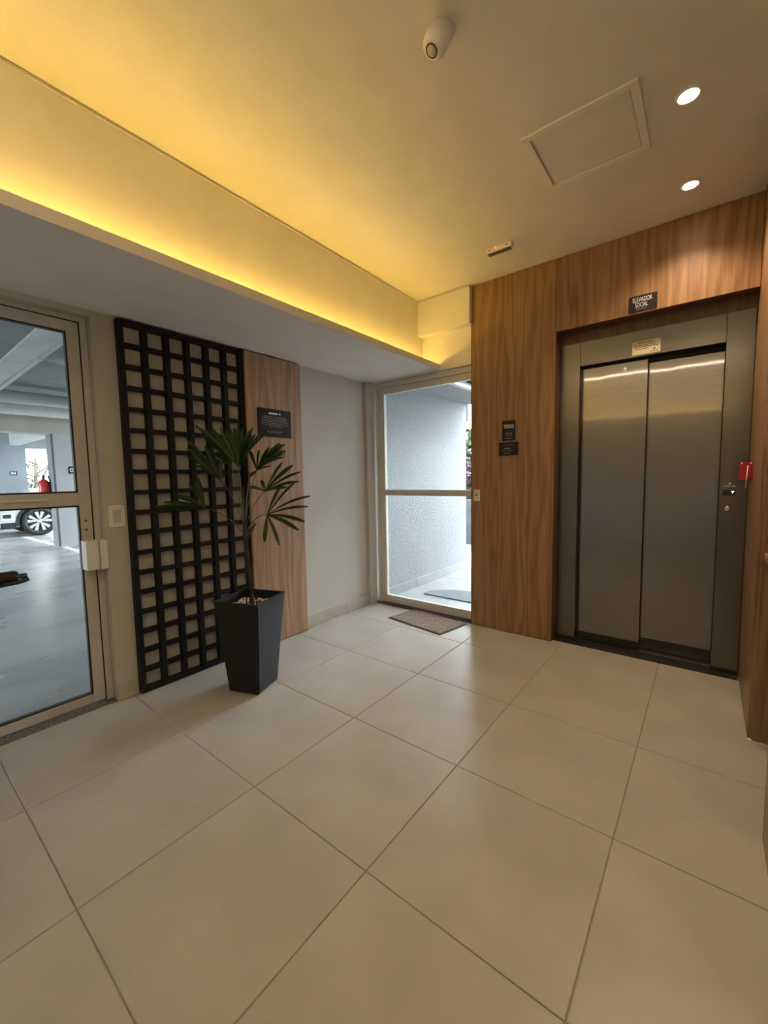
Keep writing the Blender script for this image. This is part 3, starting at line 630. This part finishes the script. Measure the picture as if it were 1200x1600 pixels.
boxes('frame', [(-2.179, -2.12, 3.501, 5.019, 2.220, 2.26), (-2.12, -1.181, 3.501, 3.56, 2.220, 2.26), (-2.12, -1.181, 4.96, 5.019, 2.220, 2.26)], 'aluw', sk)
sh = box('wall_shaft', -1.20, 0.5, 3.62, 5.7, -0.006, 2.21, 'stucco'); struct(sh, 'white outer wall of the elevator shaft', 'wall')
arc = [(-2.37 + .01, 3.662)] + [(-1.965 + .405 * math.cos(t), 3.662 + .335 * math.sin(t)) for t in [math.pi - math.pi * k / 20 for k in range(1, 20)]] + [(-1.57, 3.662)]
hm = matpoly('half_round_mat', arc, 0.0, 0.012, 'matgrey'); tag(hm, 'grey half-round doormat outside the exterior glass door', 'doormat')
# garden strip beyond the stucco wall
gw = box('garden_wall', -6.2, -1.9, 8.9, 9.1, -.05, 1.25, 'brick'); tag(gw, 'brown garden wall beyond the stucco wall', 'wall')
lw = box('planter_wall', -5.4, -2.4, 7.6, 7.75, -.12, .78, 'gardw'); tag(lw, 'low pale planter wall outside in the garden', 'wall')
cb = box('gate_post', -2.68, -2.50, 5.45, 5.60, -.006, .88, 'gardw', None, .006); 
tag(cb, 'short pale post just past the stucco wall', 'post')
gb = boxes('canopy_bracket', [(-2.72, -2.602, 5.1205, 5.20, 2.00, 2.2155), (-2.70, -2.615, 5.1205, 5.16, 1.92, 2.00)], 'gardw'); tag(gb, 'grey bracket under the canopy at the stucco wall corner', 'bracket')
gf = empty('garden_fence', (-4.3, 8.6, 0)); tag(gf, 'dark metal fence in front of the pink flowers', 'fence')
for z in (1.35, 1.95): tube('rail', [(-6.2, 8.6, z), (-2.4, 8.6, z)], .02, 'black', gf, 6)
for k in range(20): tube('picket', [(-6.1 + k * .19, 8.6, -.05), (-6.1 + k * .19, 8.6, 1.97)], .012, 'black', gf, 6)
def leafcloud(name, cen, rad, n, size, mat, parent=None, seed=1):
    r = random.Random(seed); bm = bmesh.new()
    for i in range(n):
        while True:
            p = Vector((r.uniform(-1, 1), r.uniform(-1, 1), r.uniform(-1, 1)))
            if .35 < p.length < 1: break
        p = Vector((p.x * rad[0], p.y * rad[1], p.z * rad[2])) + Vector(cen)
        a = Vector((r.uniform(-1, 1), r.uniform(-1, 1), r.uniform(-1, 1))).normalized(); b = a.orthogonal().normalized(); s = size * r.uniform(.6, 1.3)
        bm.faces.new([bm.verts.new(p + a * s), bm.verts.new(p + b * s * .45), bm.verts.new(p - a * s), bm.verts.new(p - b * s * .45)])
    return link(name, bm, mat, parent)
for cx_, lab in ((-4.4, 'green garden shrub rising behind the fence'),):
    sh_ = empty('garden_shrub', (cx_, 9.8, 0)); tag(sh_, lab, 'shrub')
    leafcloud('foliage', (cx_, 9.8, 1.75), (1.5, .5, .8), 900, .13, 'fol', sh_, 3); tube('stem', [(cx_, 9.8, -.05), (cx_, 9.8, 1.6)], .05, 'bark', sh_)
fb = empty('flowering_bush', (-4.0, 8.35, 0)); tag(fb, 'bush with pink flowers along the dark fence', 'bush')
leafcloud('foliage', (-4.0, 8.30, 1.25), (.9, .2, .32), 260, .07, 'fol', fb, 5); leafcloud('petals', (-4.0, 8.27, 1.40), (.9, .2, .30), 320, .06, 'pink', fb, 6); tube('stem', [(-4.0, 8.3, -.05), (-4.0, 8.3, 1.2)], .03, 'bark', fb)

# ------------------------------------------------------------------ parking garage
gr = box('ground', -60, 40, -40, 50, -0.5, -0.122, 'ground'); struct(gr, 'open ground outside the building', 'ground')
gfl = box('floor_garage', -20.5, XL - .141, -5.0, 5.1, -0.12, -0.010, 'gfloor'); struct(gfl, 'polished grey concrete floor of the parking garage', 'floor')
gsl = box('ceiling_garage', -17.0, XL - .141, -5.0, 5.1, 2.82, 3.1, 'gconc'); struct(gsl, 'grey concrete slab over the parking garage', 'ceiling')
gb1 = box('trim_3', -10.0, XL - .141, .985, 1.185, 2.50, 2.82, 'gbeam'); struct(gb1, 'pale concrete beam crossing the garage ceiling', 'beam')
gwo = box('wall_daylight_block', -9.5, XL - .141, -5.0, -4.8, -.01, 2.82, 'gwall'); struct(gwo, 'unseen grey wall added to cut daylight into the garage', 'wall')  # unseen wall, added to keep daylight off the garage beam
gwr = box('wall_garage', -9.0, -2.802, 4.9, 5.1, -.01, 2.82, 'gwall'); struct(gwr, 'grey garage wall beyond the lobby wall', 'wall')
gls = box('ceiling_cover_slab', -7.4, XL - .141, -4.8, .984, 2.52, 2.82, 'gconc'); struct(gls, 'lower slab added to cover the bright side of the garage beam', 'ceiling')  # added slab that hides the lit side of the beam
pp = empty('drain_pipe', (-6, 1.25, 2.5)); tag(pp, 'grey drain pipe running beside the garage beam', 'pipe')
tube('run', [(-8.3, 1.252, 2.53), (-5.32, 1.222, 2.53), (-3.5, 1.215, 2.53)], .034, 'pipe', pp, 12)
tube('branch', [(-5.30, 1.222, 2.53), (-5.42, 1.5, 2.53), (-5.6, 2.5, 2.53)], .034, 'pipe', pp, 12)
tube('elbow', [(-5.25, 1.222, 2.53), (-5.36, 1.222, 2.53)], .045, 'pipe', pp, 12)
tag(tube('sprinkler_pipe', [(-8.55, -4, 2.63), (-8.74, 4.88, 2.63)], .10, 'pipe', None, 16), 'thick grey pipe across the garage ceiling nearest the door', 'pipe')
tag(tube('service_duct', [(-9.55, -4, 2.62), (-9.6, 4.88, 2.62)], .15, 'gbeam', None, 16), 'wide grey duct across the garage ceiling before the cream beam', 'duct')
gcb = box('trim_4', -10.6, -10.2, -5.0, 5.1, 2.235, 2.56, 'gcream'); struct(gcb, 'cream painted beam across the garage', 'beam')
gcb2 = box('trim_7', -10.6, -10.2, -5.0, 5.1, 2.561, 2.82, 'gwall'); struct(gcb2, 'grey upper band over the cream garage beam', 'beam')
gco = empty('column_garage', (-10.4, 2.9, 0)); struct(gco, 'white and cream garage column under the cream beam', 'column')
box('face', -10.56, -10.2, 2.43, 3.5, -.009, 2.234, 'gwhite', gco); box('shaded_side', -10.56, -10.215, 2.395, 2.429, -.009, 2.234, 'gwall', gco)  # left face of the column is grey: its shade put into the colour
gp1 = plate('bay_plate', (-10.2, 2.735, 1.522), '+X', .185, .145, .006, 'sign', None, .012); tag(gp1, 'dark bay number plate on the white garage column', 'number plate')
text('lettering', '0', (-10.194, 2.695, 1.522), '+X', .085, 'ink', gp1, .060, .03)
gwa = box('wall_parking', -16.2, -16.0, -5.0, 3.13, -.009, 2.82, 'gwall'); struct(gwa, 'grey garage wall behind the parked car', 'wall')
gp2 = plate('bay_plate', (-16.0, 2.818, 1.578), '+X', .175, .125, .006, 'sign', None, .012); tag(gp2, 'dark plate numbered 04 on the grey wall behind the car', 'number plate')
text('lettering', '04', (-15.994, 2.818, 1.578), '+X', .075, 'ink', gp2, .115, .02)
gbx = boxes('trim_5', [(-16.2, -16.0, 3.131, 5.1, 2.32, 2.82), (-16.2, -16.0, 3.80, 4.3, -.009, 2.319)], 'gwall'); struct(gbx, 'grey beam and post over the garage opening', 'beam')
gbc = boxes('trim_6', [(-20.4, -20.1, 1.0, 9.0, 2.27, 3.0), (-20.4, -20.1, 4.78, 5.3, -.01, 2.27), (-20.4, -20.1, 1.0, 3.2, -.01, 2.27)], 'gcream'); struct(gbc, 'cream outer frame seen through the garage opening', 'beam')
gdl = box('trim_8', -15.6, -10.7, 2.72, 2.92, 2.36, 2.82, 'gbeam'); struct(gdl, 'pale beam over the parked car', 'beam')
# floor lines
for a, b, lab in (((-12.95, 2.36), (-10.22, 2.42), 'white parking bay line in front of the car wheel'), ((-10.18, 2.45), (-8.2, 2.43), 'white parking line at the foot of the column')):
    tag(matpoly('bay_line', [(a[0], a[1] - .05), (b[0], b[1] - .05), (b[0], b[1] + .05), (a[0], a[1] + .05)], -.0098, -.0085, 'line'), lab, 'floor marking', 'parking lines')
# unseen tube lamps added to brighten the garage
for x, y, z, lab in ((-5.0, -.6, 2.52, 'added unseen tube lamp on the low garage slab nearest the glazed door'), (-5.0, 3.6, 2.82, 'added unseen tube lamp over the garage bay behind the lobby wall'), (-12.6, 1.0, 2.82, 'added unseen tube lamp above the front of the parked car'), (-7.0, -1.5, 2.52, 'added unseen tube lamp on the low garage slab farther from the door')):
    t = empty('added_tube_lamp', (x, y, z)); tag(t, lab, 'tube lamp', 'added garage tube lamps')
    box('housing', x - .6, x + .6, y - .06, y + .06, z - .045, z - .0005, 'white', t, .004); box('diffuser', x - .58, x + .58, y - .045, y + .045, z - .075, z - .045, 'tube', t, .004)
# fire extinguisher
fe = empty('fire_extinguisher', (-10.5, 2.29, .80)); tag(fe, 'red fire extinguisher hanging on the garage column', 'fire extinguisher')
lathe('cylinder', [(.075, .80), (.088, .82), (.088, 1.27), (.07, 1.315), (.03, 1.345)], (-10.5, 2.30, 0), 'redx', fe, 'Z', 24)
tube('valve', [(-10.5, 2.30, 1.34), (-10.5, 2.30, 1.42)], .018, 'black', fe, 10); tube('hose', [(-10.5, 2.30, 1.39), (-10.45, 2.36, 1.41), (-10.45, 2.385, 1.30), (-10.45, 2.385, 1.0)], .012, 'black', fe, 8)
box('bracket', -10.53, -10.47, 2.385, 2.3945, 1.0, 1.1, 'black', fe)
# parked car
ca = empty('car', (-13.8, 4.0, 0)); tag(ca, 'silver car parked in the garage with dark cladding and alloy wheel', 'car')
XS, XF = -12.93, -14.70; WF, WR, AR = 2.69, 5.34, .40
def arcpts(c, r, z0=.24):
    a = math.asin(max(-1, min(1, (z0 - .34) / r))); return [(c + r * math.cos(t), .34 + r * math.sin(t)) for t in [a + (math.pi - 2 * a) * k / 12 for k in range(13)]]
prof = [(1.86, .24), (1.80, .42), (1.80, .66), (1.86, .88), (2.05, 1.0), (2.75, 1.10), (3.05, 1.14), (6.15, 1.12), (6.22, .9), (6.2, .45), (6.1, .24)] + arcpts(WR, AR) + arcpts(WF, AR)
bm = bmesh.new(); A = [bm.verts.new((XS, y, z)) for y, z in prof]; B = [bm.verts.new((XF, y, z)) for y, z in prof]
bm.faces.new(A); bm.faces.new(B[::-1]); L = len(prof)
for k in range(L): bm.faces.new((A[k], A[(k + 1) % L], B[(k + 1) % L], B[k]))
es = [ed for ed in bm.edges if abs(ed.verts[0].co.x - ed.verts[1].co.x) < .01 and all(v.co.z > .40 and min(abs(v.co.y - WF), abs(v.co.y - WR)) > .41 or v.co.z > .8 for v in ed.verts)]
bmesh.ops.bevel(bm, geom=es, offset=.07, segments=3, affect='EDGES'); link('body', bm, 'carw', ca)
bm = bmesh.new(); cabin = [(3.0, 1.13), (3.85, 1.62), (5.5, 1.66), (6.1, 1.15)]
A = [bm.verts.new((XS - .06 - (z - 1.13) * .28, y, z)) for y, z in cabin]; B = [bm.verts.new((XF + .06 + (z - 1.13) * .28, y, z)) for y, z in cabin]
bm.faces.new(A); bm.faces.new(B[::-1])
for k in range(4): bm.faces.new((A[k], A[(k + 1) % 4], B[(k + 1) % 4], B[k]))
link('windows', bm, 'carglass', ca); box('roof', XF + .22, XS - .22, 3.85, 5.5, 1.61, 1.69, 'carw', ca, .02)
for c in (WF, WR):
    bm = bmesh.new(); ring = []
    for k in range(15):
        t = math.radians(-12 + 204 * k / 14)
        ring.append([bm.verts.new((XS + dx, c + r * math.cos(t), .34 + r * math.sin(t))) for r, dx in ((.385, .012), (.455, .012), (.455, -.02), (.385, -.02))])
    for a, b in zip(ring, ring[1:]):
        for k in range(4): bm.faces.new((a[k], a[(k + 1) % 4], b[(k + 1) % 4], b[k]))
    bm.faces.new(ring[0]); bm.faces.new(ring[-1][::-1]); link('arch_cladding', bm, 'rubber', ca)
box('arch_liner', XF + .1, XS - .25, WF - .41, WF + .41, .25, .72, 'rubber', ca); box('arch_liner', XF + .1, XS - .25, WR - .41, WR + .41, .25, .72, 'rubber', ca)
box('sill_cladding', XF - .01, XS + .012, 3.15, 4.9, .22, .38, 'rubber', ca, .01); box('bumper_cladding', XF - .01, XS + .006, 1.95, 2.26, .20, .36, 'rubber', ca, .02)
box('fog_lamp', XS - .02, XS + .012, 2.00, 2.18, .44, .56, 'rubber', ca, .02); box('fog_lamp_surround', XS - .03, XS + .008, 1.96, 2.26, .38, .62, 'lamp', ca, .03)
box('headlamp', XS - .2, XS + .006, 1.90, 2.20, .76, .90, 'lamp', ca, .03)
def wheel(c, x, s):
    t = lathe('tyre', [(.22, -.10 * s), (.325, -.10 * s), (.35, -.07 * s), (.35, .07 * s), (.325, .10 * s), (.255, .105 * s), (.245, .06 * s)], (x, c, .342), 'rubber', ca, 'X', 40)
    lathe('rim_well', [(.24, .02 * s), (.24, .055 * s)], (x, c, .342), 'inkblk', t, 'X', 40)
    for k in range(5):
        for o in (-.155, .155):
            a = 2 * math.pi * k / 5 + .3; a1 = a + o * .6; a2 = a + o * 1.75
            p0 = Vector((0, .05 * math.cos(a1), .05 * math.sin(a1))); p1 = Vector((0, .238 * math.cos(a2), .238 * math.sin(a2)))
            d = (p1 - p0).normalized(); n = Vector((0, -d.z, d.y)); bm = bmesh.new(); q = []
            for p, wdt in ((p0, .016), (p1, .036)):
                for sg in (-1, 1):
                    for dx in (.06, .092): q.append(bm.verts.new(Vector((x, c, .342)) + p + n * (sg * wdt) + Vector((dx * s, 0, 0))))
            for f in ((0, 1, 3, 2), (4, 6, 7, 5), (0, 4, 5, 1), (2, 3, 7, 6), (1, 5, 7, 3), (0, 2, 6, 4)): bm.faces.new([q[i] for i in f])
            link('spoke', bm, 'alloy', t)
    lathe('hub_cap', [(.05, .05 * s), (.05, .09 * s), (.035, .098 * s)], (x, c, .342), 'alloy', t, 'X', 24)
for c in (WF, WR): wheel(c, XS - .085, 1)
for c in (WF, WR): wheel(c, XF + .085, -1)
# tree beyond the garage
tz = empty('slender_tree', (-24.0, 5.0, 0)); tag(tz, 'thin branching tree against the sky beyond the garage', 'tree')
tube('trunk', [(-24, 5.0, -.12), (-24, 4.97, 1.4), (-24, 5.06, 3.4)], [.10, .08, .03], 'bark', tz, 7); tube('trunk', [(-24, 5.05, -.12), (-24, 5.25, 1.6), (-24, 5.7, 2.6)], [.08, .06, .025], 'bark', tz, 7)
rr = random.Random(11)
for k in range(26):
    z = rr.uniform(.7, 2.9); s = rr.choice((-1, 1)); l = rr.uniform(.35, .85); b0 = Vector((-24, 4.98 + rr.choice((0, .15)), z))
    e1 = b0 + Vector((rr.uniform(-.3, .3), s * l, l * rr.uniform(.05, .6)))
    br = tube('branch', [b0, b0.lerp(e1, .5) + Vector((0, 0, .08)), e1], [.035, .025, .014], 'bark', tz, 5)
    leafcloud('twig_leaves', e1, (.2, .2, .14), 16, .08, 'fol', br, k)
hg = empty('hedge', (-30, 6, 0)); tag(hg, 'pale green hedge low beyond the garage opening', 'hedge')
leafcloud('foliage', (-30, 6, .55), (1, 5, .65), 900, .2, 'fol', hg, 20); tube('stem', [(-30, 6, -.12), (-30, 6, .5)], .08, 'bark', hg)
